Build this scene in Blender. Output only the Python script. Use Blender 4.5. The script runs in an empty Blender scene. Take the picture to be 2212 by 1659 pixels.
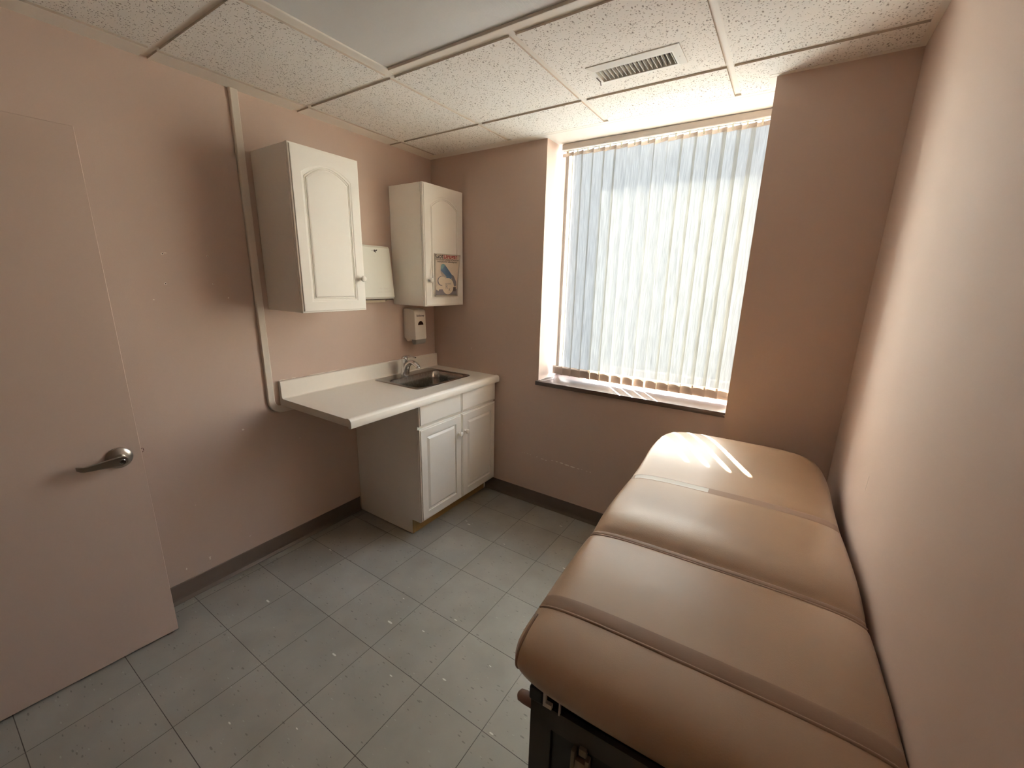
import bpy, bmesh, math, random
from math import sin, cos, pi, radians, sqrt
from mathutils import Vector, Matrix

random.seed(7)
S = bpy.context.scene
COL = S.collection

# ------------------------------------------------------------------ camera
cam_d = bpy.data.cameras.new('camera')
cam_d.sensor_fit = 'HORIZONTAL'
cam_d.sensor_width = 36.0
cam_d.lens = 889.58 / 2212.0 * 36.0
cam_d.clip_start = 0.02
cam_d.clip_end = 200
cam = bpy.data.objects.new('camera', cam_d)
COL.objects.link(cam)
FWD = Vector((-0.52830, 0.81400, -0.24150))
RGT = Vector((0.83560, 0.54890, 0.02230))
FWD.normalize()
RGT = (RGT - FWD * RGT.dot(FWD)).normalized()
UP = RGT.cross(FWD)
M = Matrix((RGT, UP, -FWD)).transposed().to_4x4()
M.translation = Vector((2.2701, -2.3675, 1.5666))
cam.matrix_world = M
S.camera = cam

# ------------------------------------------------------------------ light
S.view_settings.view_transform = 'Standard'
S.view_settings.look = 'None'
S.view_settings.gamma = 1
S.view_settings.exposure = 0.80
S.cycles.use_denoising = True
S.cycles.max_bounces = 12
S.cycles.diffuse_bounces = 8
S.cycles.glossy_bounces = 4
S.cycles.transmission_bounces = 8
S.cycles.sample_clamp_indirect = 6.0
S.cycles.caustics_reflective = False
S.cycles.caustics_refractive = True

SUN_DIR = Vector((0.762, -1.0, -1.430)).normalized()      # travel direction of the sunlight
sun_d = bpy.data.lights.new('sun', 'SUN')
sun_d.energy = 200.0
sun_d.angle = radians(0.6)
sun_d.color = (1.0, 0.93, 0.80)
sun = bpy.data.objects.new('sun', sun_d)
sun.rotation_euler = (-SUN_DIR).to_track_quat('Z', 'Y').to_euler()
sun.location = (-3, 5, 7)
COL.objects.link(sun)

W = bpy.data.worlds.new('sky')
S.world = W
W.use_nodes = True
wn = W.node_tree.nodes
wl = W.node_tree.links
wn.clear()
w_out = wn.new('ShaderNodeOutputWorld')
w_bg = wn.new('ShaderNodeBackground')
w_geo = wn.new('ShaderNodeTexCoord')
w_sep = wn.new('ShaderNodeSeparateXYZ')
w_rmp = wn.new('ShaderNodeValToRGB')
wl.new(w_geo.outputs['Generated'], w_sep.inputs[0])
wl.new(w_sep.outputs['Z'], w_rmp.inputs[0])
w_rmp.color_ramp.elements[0].position = 0.0
w_rmp.color_ramp.elements[0].color = (1.0, 0.95, 0.86, 1)
w_rmp.color_ramp.elements[1].position = 0.75
w_rmp.color_ramp.elements[1].color = (0.46, 0.64, 0.98, 1)
# brighter, warmer sky around the sun
w_dot = wn.new('ShaderNodeVectorMath'); w_dot.operation = 'DOT_PRODUCT'; w_dot.inputs[1].default_value = tuple(-SUN_DIR)
wl.new(w_geo.outputs['Generated'], w_dot.inputs[0])
w_max = wn.new('ShaderNodeMath'); w_max.operation = 'MAXIMUM'; w_max.inputs[1].default_value = 0.0
wl.new(w_dot.outputs['Value'], w_max.inputs[0])
w_pow = wn.new('ShaderNodeMath'); w_pow.operation = 'POWER'; w_pow.inputs[1].default_value = 5.0
wl.new(w_max.outputs[0], w_pow.inputs[0])
w_glow = wn.new('ShaderNodeVectorMath'); w_glow.operation = 'SCALE'; w_glow.inputs[0].default_value = (2.6, 2.35, 1.95)
wl.new(w_pow.outputs[0], w_glow.inputs['Scale'])
w_add = wn.new('ShaderNodeVectorMath'); w_add.operation = 'ADD'
wl.new(w_rmp.outputs[0], w_add.inputs[0]); wl.new(w_glow.outputs[0], w_add.inputs[1])
wl.new(w_add.outputs[0], w_bg.inputs[0])
w_bg.inputs[1].default_value = 26
wl.new(w_bg.outputs[0], w_out.inputs[0])


# ------------------------------------------------------------------ helpers
def finish(o, parent=None, label=None, cat=None, group=None, kind=None):
    if parent is not None:
        o.parent = parent
    if label: o['label'] = label
    if cat: o['category'] = cat
    if group: o['group'] = group
    if kind: o['kind'] = kind
    return o

def obj(name, bm, mats, parent=None, smooth=False, **kw):
    me = bpy.data.meshes.new(name)
    bm.normal_update()
    if smooth:
        for f in bm.faces: f.smooth = True
        if smooth is not True:
            for e in bm.edges:
                if len(e.link_faces) == 2 and e.calc_face_angle(0) > radians(smooth):
                    e.smooth = False
    bm.to_mesh(me); bm.free()
    for m in (mats if isinstance(mats, (list, tuple)) else [mats]):
        me.materials.append(m)
    o = bpy.data.objects.new(name, me)
    COL.objects.link(o)
    return finish(o, parent, **kw)

def thing(name, label, cat, loc=(0, 0, 0), group=None):
    o = bpy.data.objects.new(name, None)
    o.empty_display_size = 0.05
    COL.objects.link(o)
    o.location = loc
    return finish(o, None, label, cat, group)

def attach(parent):
    """children are modelled in world coordinates: keep them there"""
    bpy.context.view_layer.update()
    inv = parent.matrix_world.inverted()
    for c in parent.children:
        c.matrix_parent_inverse = inv

def box(bm, x0, x1, y0, y1, z0, z1, bev=0.0, seg=2, mat=0, mx=None):
    r = bmesh.ops.create_cube(bm, size=1.0)
    vs = r['verts']
    for v in vs:
        v.co = Vector((x0 + (v.co.x + .5) * (x1 - x0), y0 + (v.co.y + .5) * (y1 - y0), z0 + (v.co.z + .5) * (z1 - z0)))
    fs = set(f for v in vs for f in v.link_faces)
    if bev > 0:
        es = list(set(e for v in vs for e in v.link_edges))
        rr = bmesh.ops.bevel(bm, geom=es, offset=bev, segments=seg, profile=0.5, affect='EDGES')
        vs = list(set(v for f in rr['faces'] for v in f.verts) | set(v for v in vs if v.is_valid))
        fs = set(f for v in vs for f in v.link_faces)
    for f in fs: f.material_index = mat
    if mx is not None:
        for v in vs: v.co = mx @ v.co
    return vs

def nb(): return bmesh.new()

def quad(bm, pts, mat=0):
    f = bm.faces.new([bm.verts.new(p) for p in pts]); f.material_index = mat
    return f

def prism(bm, pts, ext, mat=0):
    """closed polygon pts (3d, planar) extruded by vector ext"""
    a = [bm.verts.new(p) for p in pts]
    b = [bm.verts.new(Vector(p) + Vector(ext)) for p in pts]
    n = len(a)
    fs = [bm.faces.new(a), bm.faces.new(list(reversed(b)))]
    for i in range(n):
        fs.append(bm.faces.new((a[i], b[i], b[(i + 1) % n], a[(i + 1) % n])))
    for f in fs: f.material_index = mat
    bmesh.ops.recalc_face_normals(bm, faces=fs)
    return a + b

def tube(bm, pts, r, seg=12, mat=0, caps=True, squash=None, upv=None):
    """round tube along pts; r number or list; squash scales the section along its second axis"""
    pts = [Vector(p) for p in pts]
    n = len(pts)
    rs = r if isinstance(r, (list, tuple)) else [r] * n
    sq = squash if isinstance(squash, (list, tuple)) else [squash or 1.0] * n
    rings = []
    prev = None
    for i, p in enumerate(pts):
        t = (pts[min(i + 1, n - 1)] - pts[max(i - 1, 0)]).normalized()
        if prev is None:
            u = Vector(upv) if upv else (Vector((0, 0, 1)) if abs(t.z) < .9 else Vector((1, 0, 0)))
            u = (u - t * u.dot(t)).normalized()
        else:
            u = (prev - t * prev.dot(t)).normalized()
        prev = u
        w = t.cross(u)
        rings.append([bm.verts.new(p + u * (cos(2 * pi * k / seg) * rs[i] * sq[i]) + w * (sin(2 * pi * k / seg) * rs[i])) for k in range(seg)])
    fs = []
    for i in range(n - 1):
        for k in range(seg):
            k2 = (k + 1) % seg
            fs.append(bm.faces.new((rings[i][k], rings[i][k2], rings[i + 1][k2], rings[i + 1][k])))
    if caps:
        fs.append(bm.faces.new(list(reversed(rings[0])))); fs.append(bm.faces.new(rings[-1]))
    for f in fs: f.material_index = mat
    bmesh.ops.recalc_face_normals(bm, faces=fs)
    return rings

def lathe(bm, prof, origin, axis, seg=24, mat=0):
    """prof [(r, h)] turned about axis through origin"""
    ax = Vector(axis).normalized()
    u = Vector((0, 0, 1)) if abs(ax.z) < .9 else Vector((1, 0, 0))
    u = (u - ax * u.dot(ax)).normalized(); w = ax.cross(u)
    o = Vector(origin)
    rings = []
    for r, h in prof:
        if r < 1e-6:
            rings.append([bm.verts.new(o + ax * h)])
        else:
            rings.append([bm.verts.new(o + ax * h + (u * cos(2 * pi * k / seg) + w * sin(2 * pi * k / seg)) * r) for k in range(seg)])
    fs = []
    for a, b in zip(rings, rings[1:]):
        for k in range(seg):
            k2 = (k + 1) % seg
            if len(a) == 1 and len(b) == 1: continue
            if len(a) == 1: fs.append(bm.faces.new((a[0], b[k], b[k2])))
            elif len(b) == 1: fs.append(bm.faces.new((a[k], b[0], a[k2])))
            else: fs.append(bm.faces.new((a[k], b[k], b[k2], a[k2])))
    for f in fs: f.material_index = mat
    bmesh.ops.recalc_face_normals(bm, faces=fs)

def catmull(pts, n):
    P = [Vector(p) for p in pts]
    out = []
    for i in range(len(P) - 1):
        p0 = P[max(i - 1, 0)]; p1 = P[i]; p2 = P[i + 1]; p3 = P[min(i + 2, len(P) - 1)]
        for k in range(n):
            t = k / n
            out.append(0.5 * ((2 * p1) + (p2 - p0) * t + (2 * p0 - 5 * p1 + 4 * p2 - p3) * t * t + (3 * p1 - p0 - 3 * p2 + p3) * t ** 3))
    out.append(P[-1])
    return out

# ------------------------------------------------------------------ materials
def mat(name):
    m = bpy.data.materials.new(name)
    m.use_nodes = True
    nt = m.node_tree
    return m, nt, nt.nodes['Principled BSDF']

def N(nt, t, **kw):
    n = nt.nodes.new(t)
    for k, v in kw.items(): setattr(n, k, v)
    return n

def simple(name, col, rough=0.5, metal=0.0, spec=0.5, bump=0.0, bscale=200.0, var=0.0, vscale=6.0):
    m, nt, p = mat(name)
    p.inputs['Base Color'].default_value = (*col, 1)
    p.inputs['Roughness'].default_value = rough
    p.inputs['Metallic'].default_value = metal
    p.inputs['Specular IOR Level'].default_value = spec
    tc = N(nt, 'ShaderNodeTexCoord')
    if var > 0:
        no = N(nt, 'ShaderNodeTexNoise'); no.inputs['Scale'].default_value = vscale; no.inputs['Detail'].default_value = 4
        nt.links.new(tc.outputs['Object'], no.inputs['Vector'])
        mx = N(nt, 'ShaderNodeMix', data_type='RGBA')
        mx.inputs[6].default_value = (*[c * (1 - var) for c in col], 1)
        mx.inputs[7].default_value = (*[min(1, c * (1 + var)) for c in col], 1)
        nt.links.new(no.outputs['Fac'], mx.inputs[0])
        nt.links.new(mx.outputs[2], p.inputs['Base Color'])
    if bump > 0:
        no = N(nt, 'ShaderNodeTexNoise'); no.inputs['Scale'].default_value = bscale; no.inputs['Detail'].default_value = 3
        nt.links.new(tc.outputs['Object'], no.inputs['Vector'])
        b = N(nt, 'ShaderNodeBump'); b.inputs['Strength'].default_value = bump; b.inputs['Distance'].default_value = 0.001
        nt.links.new(no.outputs['Fac'], b.inputs['Height'])
        nt.links.new(b.outputs[0], p.inputs['Normal'])
    return m

WALLC = (0.550, 0.428, 0.363)
M_wall = simple('wall_paint', WALLC, 0.55, spec=0.35, bump=0.15, bscale=260, var=0.03, vscale=2.5)
M_chip = simple('bare_plaster', (0.80, 0.74, 0.66), 0.8)
M_hole = simple('screw_hole', (0.06, 0.04, 0.03), 0.8)
M_door = simple('door_paint', (0.535, 0.415, 0.350), 0.45, spec=0.4, bump=0.1, bscale=120, var=0.03, vscale=2)
M_base = simple('vinyl_cove', (0.125, 0.095, 0.078), 0.45, var=0.12, vscale=9)
M_white = simple('white_thermofoil', (0.88, 0.855, 0.80), 0.38, spec=0.45, var=0.01)
M_gap = simple('shadow_gap', (0.10, 0.08, 0.065), 0.8)
M_lam = simple('counter_laminate', (0.88, 0.84, 0.77), 0.34, spec=0.5, var=0.02, vscale=40)
M_lamend = simple('laminate_end', (0.60, 0.56, 0.49), 0.45, var=0.04, vscale=20)
M_edge = simple('raw_chipboard', (0.40, 0.27, 0.12), 0.8, var=0.2, vscale=120)
M_knob = simple('white_knob', (0.85, 0.82, 0.76), 0.2)
M_plast = simple('white_plastic', (0.77, 0.77, 0.70), 0.35)
M_soap = simple('dispenser_plastic', (0.72, 0.675, 0.61), 0.35)
M_grey = simple('grey_plastic', (0.30, 0.29, 0.27), 0.4)
M_dark = simple('dark_window', (0.03, 0.012, 0.01), 0.2)
M_ink = simple('dark_ink', (0.06, 0.05, 0.05), 0.6)
M_red = simple('red_ink', (0.30, 0.045, 0.045), 0.6)
M_emb = simple('raised_lettering', (0.86, 0.85, 0.80), 0.4)
M_race = simple('painted_raceway', (0.70, 0.635, 0.56), 0.45)
M_tee = simple('white_ceiling_metal', (0.86, 0.825, 0.76), 0.45)
M_vent = simple('vent_enamel', (0.80, 0.79, 0.74), 0.4)
M_ventin = simple('duct_inside', (0.10, 0.08, 0.07), 0.7)
M_sill = simple('brown_sill', (0.075, 0.05, 0.04), 0.32, spec=0.4, var=0.08, vscale=12)
M_rail = simple('blind_rail', (0.62, 0.575, 0.53), 0.4)
M_clip = simple('blind_clip', (0.86, 0.86, 0.72), 0.4)
M_cord = simple('white_cord', (0.85, 0.82, 0.80), 0.5)
M_black = simple('black_laminate', (0.012, 0.011, 0.012), 0.4)
M_frame = simple('dark_frame', (0.055, 0.050, 0.042), 0.5)
M_brownp = simple('brown_panel', (0.14, 0.075, 0.055), 0.5)
M_clasp = simple('worn_brass', (0.26, 0.22, 0.155), 0.45, metal=0.4)
M_frameal = simple('window_aluminium', (0.30, 0.28, 0.26), 0.4, metal=0.3)
M_out = simple('outer_masonry', (0.42, 0.38, 0.34), 0.9, var=0.1)
M_ground = simple('outside_ground', (0.27, 0.262, 0.24), 0.9, var=0.08, vscale=1)
M_block = simple('added_block_black', (0.018, 0.020, 0.024), 0.9, var=0.15)  # near-black, keeps the added block outside dim behind the blind
M_towel = simple('paper_towel', (0.72, 0.62, 0.46), 0.9)
M_tape = simple('shiny_tape', (0.72, 0.70, 0.68), 0.15, spec=0.9, bump=.6, bscale=60)

def metal_mat(name, col, rough, aniso=None):
    m, nt, p = mat(name)
    p.inputs['Base Color'].default_value = (*col, 1)
    p.inputs['Metallic'].default_value = 1
    p.inputs['Roughness'].default_value = rough
    if aniso:
        tc = N(nt, 'ShaderNodeTexCoord'); mp = N(nt, 'ShaderNodeMapping'); mp.inputs['Scale'].default_value = aniso
        no = N(nt, 'ShaderNodeTexNoise'); no.inputs['Scale'].default_value = 30
        nt.links.new(tc.outputs['Object'], mp.inputs[0]); nt.links.new(mp.outputs[0], no.inputs['Vector'])
        mr = N(nt, 'ShaderNodeMapRange'); mr.inputs[3].default_value = rough * .75; mr.inputs[4].default_value = rough * 1.35
        nt.links.new(no.outputs['Fac'], mr.inputs[0]); nt.links.new(mr.outputs[0], p.inputs['Roughness'])
    return m
M_chrome = metal_mat('chrome', (0.72, 0.72, 0.72), 0.08)
M_steel = metal_mat('brushed_steel', (0.34, 0.32, 0.295), 0.24, (1, 40, 1))
M_nickel = metal_mat('satin_nickel', (0.42, 0.39, 0.36), 0.30)

# floor : 12 inch vinyl tiles with streaks and flecks
def floor_mat():
    m, nt, p = mat('vinyl_floor_tiles')
    L = nt.links.new
    tc = N(nt, 'ShaderNodeTexCoord')
    mp = N(nt, 'ShaderNodeMapping'); mp.inputs['Location'].default_value = (-0.6714 / .3048, 2.0694 / .3048, 0)
    mp.inputs['Scale'].default_value = (1 / .3048, 1 / .3048, 1)
    L(tc.outputs['Object'], mp.inputs[0])
    sp = N(nt, 'ShaderNodeSeparateXYZ'); L(mp.outputs[0], sp.inputs[0])
    def edge(o):
        f = N(nt, 'ShaderNodeMath', operation='FRACT'); L(o, f.inputs[0])
        a = N(nt, 'ShaderNodeMath', operation='SUBTRACT'); a.inputs[0].default_value = 1; L(f.outputs[0], a.inputs[1])
        mi = N(nt, 'ShaderNodeMath', operation='MINIMUM'); L(f.outputs[0], mi.inputs[0]); L(a.outputs[0], mi.inputs[1])
        return mi.outputs[0]
    ex, ey = edge(sp.outputs[0]), edge(sp.outputs[1])
    mi = N(nt, 'ShaderNodeMath', operation='MINIMUM'); L(ex, mi.inputs[0]); L(ey, mi.inputs[1])
    line = N(nt, 'ShaderNodeMapRange'); line.inputs[1].default_value = 0.0022; line.inputs[2].default_value = 0.0052
    line.inputs[3].default_value = 1; line.inputs[4].default_value = 0; L(mi.outputs[0], line.inputs[0])
    fl = N(nt, 'ShaderNodeVectorMath', operation='FLOOR'); L(mp.outputs[0], fl.inputs[0])
    wn_ = N(nt, 'ShaderNodeTexWhiteNoise', noise_dimensions='2D'); L(fl.outputs[0], wn_.inputs['Vector'])
    # base variation
    n1 = N(nt, 'ShaderNodeTexNoise'); n1.inputs['Scale'].default_value = 5; n1.inputs['Detail'].default_value = 6; L(tc.outputs['Object'], n1.inputs['Vector'])
    r1 = N(nt, 'ShaderNodeValToRGB'); L(n1.outputs['Fac'], r1.inputs[0])
    r1.color_ramp.elements[0].position = .3; r1.color_ramp.elements[0].color = (0.265, 0.255, 0.228, 1)
    r1.color_ramp.elements[1].position = .7; r1.color_ramp.elements[1].color = (0.33, 0.318, 0.286, 1)
    hv = N(nt, 'ShaderNodeMapRange'); hv.inputs[3].default_value = .93; hv.inputs[4].default_value = 1.07; L(wn_.outputs['Value'], hv.inputs[0])
    m1 = N(nt, 'ShaderNodeVectorMath', operation='SCALE'); L(r1.outputs[0], m1.inputs[0]); L(hv.outputs[0], m1.inputs['Scale'])
    # streaky dark and light flecks
    def flecks(scale, thr, rot, off):
        q = N(nt, 'ShaderNodeMapping'); q.inputs['Rotation'].default_value = (0, 0, rot); q.inputs['Scale'].default_value = (scale, scale * 3.2, 1); q.inputs['Location'].default_value = (off, off * .7, 0)
        L(tc.outputs['Object'], q.inputs[0])
        v = N(nt, 'ShaderNodeTexVoronoi'); v.inputs['Scale'].default_value = 1; v.inputs['Randomness'].default_value = 1
        L(q.outputs[0], v.inputs['Vector'])
        s2 = N(nt, 'ShaderNodeSeparateColor'); L(v.outputs['Color'], s2.inputs[0])
        g = N(nt, 'ShaderNodeMath', operation='GREATER_THAN'); L(s2.outputs[0], g.inputs[0]); g.inputs[1].default_value = thr
        sz = N(nt, 'ShaderNodeMapRange'); L(s2.outputs[1], sz.inputs[0]); sz.inputs[3].default_value = .08; sz.inputs[4].default_value = .24
        d = N(nt, 'ShaderNodeMath', operation='LESS_THAN'); L(v.outputs['Distance'], d.inputs[0]); L(sz.outputs[0], d.inputs[1])
        x = N(nt, 'ShaderNodeMath', operation='MULTIPLY'); L(g.outputs[0], x.inputs[0]); L(d.outputs[0], x.inputs[1])
        return x.outputs[0]
    c = m1.outputs[0]
    for fac, col, amt in ((flecks(26, .74, .9, 3.1), (0.10, 0.098, 0.09, 1), .55), (flecks(38, .8, 1.2, 9.7), (0.12, 0.118, 0.11, 1), .45),
                          (flecks(15, .955, .5, 5.3), (0.72, 0.72, 0.68, 1), .85), (flecks(34, .9, .7, 1.3), (0.42, 0.42, 0.39, 1), .5)):
        k = N(nt, 'ShaderNodeMath', operation='MULTIPLY'); L(fac, k.inputs[0]); k.inputs[1].default_value = amt
        mx = N(nt, 'ShaderNodeMix', data_type='RGBA'); L(k.outputs[0], mx.inputs[0]); L(c, mx.inputs[6]); mx.inputs[7].default_value = col
        c = mx.outputs[2]
    mx = N(nt, 'ShaderNodeMix', data_type='RGBA'); L(line.outputs[0], mx.inputs[0]); L(c, mx.inputs[6]); mx.inputs[7].default_value = (0.05, 0.042, 0.036, 1)
    L(mx.outputs[2], p.inputs['Base Color'])
    p.inputs['Roughness'].default_value = .42
    p.inputs['Specular IOR Level'].default_value = .4
    n2 = N(nt, 'ShaderNodeTexNoise'); n2.inputs['Scale'].default_value = 9; n2.inputs['Detail'].default_value = 3; L(tc.outputs['Object'], n2.inputs['Vector'])
    mr = N(nt, 'ShaderNodeMapRange'); mr.inputs[3].default_value = .36; mr.inputs[4].default_value = .5; L(n2.outputs['Fac'], mr.inputs[0]); L(mr.outputs[0], p.inputs['Roughness'])
    b = N(nt, 'ShaderNodeBump'); b.inputs['Strength'].default_value = .5; b.inputs['Distance'].default_value = .001; b.invert = True
    L(line.outputs[0], b.inputs['Height']); L(b.outputs[0], p.inputs['Normal'])
    return m
M_floor = floor_mat()

# mineral fibre ceiling tile with pin holes and fissures
def tile_mat():
    m, nt, p = mat('fissured_ceiling_tile')
    L = nt.links.new
    tc = N(nt, 'ShaderNodeTexCoord')
    def spots(scale, thr, sx, lo, hi, rot):
        q = N(nt, 'ShaderNodeMapping'); q.inputs['Scale'].default_value = (scale, scale * sx, scale); q.inputs['Rotation'].default_value = (0, 0, rot)
        L(tc.outputs['Object'], q.inputs[0])
        nz = N(nt, 'ShaderNodeTexNoise'); nz.inputs['Scale'].default_value = 1.5; nz.inputs['Detail'].default_value = 2; L(q.outputs[0], nz.inputs['Vector'])
        ad = N(nt, 'ShaderNodeMix', data_type='VECTOR'); ad.inputs[0].default_value = .25; L(q.outputs[0], ad.inputs[4]); L(nz.outputs['Color'], ad.inputs[5])
        v = N(nt, 'ShaderNodeTexVoronoi'); v.inputs['Scale'].default_value = 1; L(ad.outputs[1], v.inputs['Vector'])
        s2 = N(nt, 'ShaderNodeSeparateColor'); L(v.outputs['Color'], s2.inputs[0])
        g = N(nt, 'ShaderNodeMath', operation='GREATER_THAN'); L(s2.outputs[0], g.inputs[0]); g.inputs[1].default_value = thr
        d = N(nt, 'ShaderNodeMapRange'); L(v.outputs['Distance'], d.inputs[0]); d.inputs[1].default_value = lo; d.inputs[2].default_value = hi; d.inputs[3].default_value = 1; d.inputs[4].default_value = 0
        x = N(nt, 'ShaderNodeMath', operation='MULTIPLY'); L(g.outputs[0], x.inputs[0]); L(d.outputs[0], x.inputs[1])
        return x.outputs[0]
    a = spots(150, .30, 1.0, .16, .30, .3); b = spots(90, .30, 2.0, .13, .25, .8); e = spots(90, .45, .5, .12, .24, .2)
    s1 = N(nt, 'ShaderNodeMath', operation='MAXIMUM'); L(a, s1.inputs[0]); L(b, s1.inputs[1])
    s2 = N(nt, 'ShaderNodeMath', operation='MAXIMUM'); L(s1.outputs[0], s2.inputs[0]); L(e, s2.inputs[1])
    k = N(nt, 'ShaderNodeMath', operation='MULTIPLY'); L(s2.outputs[0], k.inputs[0]); k.inputs[1].default_value = .78
    mx = N(nt, 'ShaderNodeMix', data_type='RGBA'); L(k.outputs[0], mx.inputs[0]); mx.inputs[6].default_value = (0.90, 0.885, 0.845, 1); mx.inputs[7].default_value = (0.20, 0.165, 0.13, 1)
    L(mx.outputs[2], p.inputs['Base Color'])
    p.inputs['Roughness'].default_value = .9
    bp = N(nt, 'ShaderNodeBump'); bp.invert = True; bp.inputs['Strength'].default_value = .5; bp.inputs['Distance'].default_value = .002
    L(s2.outputs[0], bp.inputs['Height']); L(bp.outputs[0], p.inputs['Normal'])
    return m
M_tile = tile_mat()
M_tedge = simple('tile_cut_edge', (0.50, 0.44, 0.37), 0.9)

def leather_mat():
    m, nt, p = mat('tan_vinyl_upholstery')
    L = nt.links.new
    tc = N(nt, 'ShaderNodeTexCoord')
    n1 = N(nt, 'ShaderNodeTexNoise'); n1.inputs['Scale'].default_value = 4; n1.inputs['Detail'].default_value = 5; L(tc.outputs['Object'], n1.inputs['Vector'])
    r = N(nt, 'ShaderNodeValToRGB'); L(n1.outputs['Fac'], r.inputs[0])
    r.color_ramp.elements[0].position = .3; r.color_ramp.elements[0].color = (0.315, 0.190, 0.100, 1)
    r.color_ramp.elements[1].position = .75; r.color_ramp.elements[1].color = (0.370, 0.235, 0.135, 1)
    L(r.outputs[0], p.inputs['Base Color'])
    p.inputs['Roughness'].default_value = .43
    p.inputs['Specular IOR Level'].default_value = .8
    p.inputs['Coat Weight'].default_value = 1.0
    p.inputs['Coat IOR'].default_value = 1.85
    p.inputs['Coat Roughness'].default_value = .36
    v = N(nt, 'ShaderNodeTexVoronoi'); v.inputs['Scale'].default_value = 330; L(tc.outputs['Object'], v.inputs['Vector'])
    n2 = N(nt, 'ShaderNodeTexNoise'); n2.inputs['Scale'].default_value = 55; n2.inputs['Detail'].default_value = 2; L(tc.outputs['Object'], n2.inputs['Vector'])
    ad = N(nt, 'ShaderNodeMath', operation='ADD'); L(v.outputs['Distance'], ad.inputs[0]); L(n2.outputs['Fac'], ad.inputs[1])
    b = N(nt, 'ShaderNodeBump'); b.inputs['Strength'].default_value = .13; b.inputs['Distance'].default_value = .0015
    L(ad.outputs[0], b.inputs['Height']); L(b.outputs[0], p.inputs['Normal'])
    return m
M_leather = leather_mat()
M_band = simple('vinyl_seam_band', (0.27, 0.18, 0.13), 0.42, spec=.5, bump=.15, bscale=300)

# woven blind fabric, lets light through
def slat_mat():
    m, nt, p = mat('woven_blind_fabric')
    L = nt.links.new
    nt.nodes.remove(p)
    out = nt.nodes['Material Output']
    tc = N(nt, 'ShaderNodeTexCoord')
    mp = N(nt, 'ShaderNodeMapping'); mp.inputs['Scale'].default_value = (420, 420, 11)
    L(tc.outputs['Object'], mp.inputs[0])
    n1 = N(nt, 'ShaderNodeTexNoise'); n1.inputs['Scale'].default_value = 1; n1.inputs['Detail'].default_value = 3; L(mp.outputs[0], n1.inputs['Vector'])
    mp2 = N(nt, 'ShaderNodeMapping'); mp2.inputs['Scale'].default_value = (110, 110, 6)
    L(tc.outputs['Object'], mp2.inputs[0])
    n2 = N(nt, 'ShaderNodeTexNoise'); n2.inputs['Scale'].default_value = 1; n2.inputs['Detail'].default_value = 2; L(mp2.outputs[0], n2.inputs['Vector'])
    sc_ = N(nt, 'ShaderNodeMath', operation='MULTIPLY_ADD'); L(n2.outputs['Fac'], sc_.inputs[0]); sc_.inputs[1].default_value = .5; sc_.inputs[2].default_value = .25
    ad = N(nt, 'ShaderNodeMath', operation='ADD'); L(n1.outputs['Fac'], ad.inputs[0]); L(sc_.outputs[0], ad.inputs[1])
    mr = N(nt, 'ShaderNodeMapRange'); L(ad.outputs[0], mr.inputs[0]); mr.inputs[1].default_value = .7; mr.inputs[2].default_value = 1.3; mr.inputs[3].default_value = .54; mr.inputs[4].default_value = 1.0
    tr = N(nt, 'ShaderNodeBsdfTranslucent'); df = N(nt, 'ShaderNodeBsdfDiffuse'); rf = N(nt, 'ShaderNodeBsdfRefraction')
    ct = N(nt, 'ShaderNodeVectorMath', operation='SCALE'); ct.inputs[0].default_value = (0.80, 0.785, 0.72); L(mr.outputs[0], ct.inputs['Scale'])
    L(ct.outputs[0], tr.inputs[0]); L(ct.outputs[0], rf.inputs[0])
    df.inputs[0].default_value = (0.62, 0.58, 0.50, 1)
    rf.distribution = 'BECKMANN'; rf.inputs['Roughness'].default_value = .50; rf.inputs['IOR'].default_value = 1.02
    m1 = N(nt, 'ShaderNodeMixShader'); m1.inputs[0].default_value = .991; L(tr.outputs[0], m1.inputs[1]); L(rf.outputs[0], m1.inputs[2])
    m2 = N(nt, 'ShaderNodeMixShader'); m2.inputs[0].default_value = .12; L(m1.outputs[0], m2.inputs[1]); L(df.outputs[0], m2.inputs[2])
    L(m2.outputs[0], out.inputs[0])
    return m
M_slat = slat_mat()
def hem_mat():
    m, nt, p = mat('blind_hem')
    nt.nodes.remove(p); L = nt.links.new
    tr = N(nt, 'ShaderNodeBsdfTranslucent'); df = N(nt, 'ShaderNodeBsdfDiffuse')
    tr.inputs[0].default_value = (0.13, 0.10, 0.075, 1); df.inputs[0].default_value = (0.62, 0.54, 0.47, 1)
    m2 = N(nt, 'ShaderNodeMixShader'); m2.inputs[0].default_value = .6; L(tr.outputs[0], m2.inputs[1]); L(df.outputs[0], m2.inputs[2])
    L(m2.outputs[0], nt.nodes['Material Output'].inputs[0])
    return m
M_hem = hem_mat()

def glass_mat():
    m, nt, p = mat('window_glass')
    nt.nodes.remove(p); L = nt.links.new
    t = N(nt, 'ShaderNodeBsdfTransparent'); g = N(nt, 'ShaderNodeBsdfGlossy'); g.inputs['Roughness'].default_value = .02
    t.inputs[0].default_value = (.93, .95, .95, 1)
    mx = N(nt, 'ShaderNodeMixShader'); mx.inputs[0].default_value = .05; L(t.outputs[0], mx.inputs[1]); L(g.outputs[0], mx.inputs[2])
    L(mx.outputs[0], nt.nodes['Material Output'].inputs[0])
    return m
M_glass = glass_mat()

def lens_mat():
    m, nt, p = mat('prismatic_lens')
    p.inputs['Base Color'].default_value = (0.62, 0.615, 0.60, 1)
    p.inputs['Roughness'].default_value = .35
    p.inputs['Specular IOR Level'].default_value = .5
    return m
M_lens = lens_mat()

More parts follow.
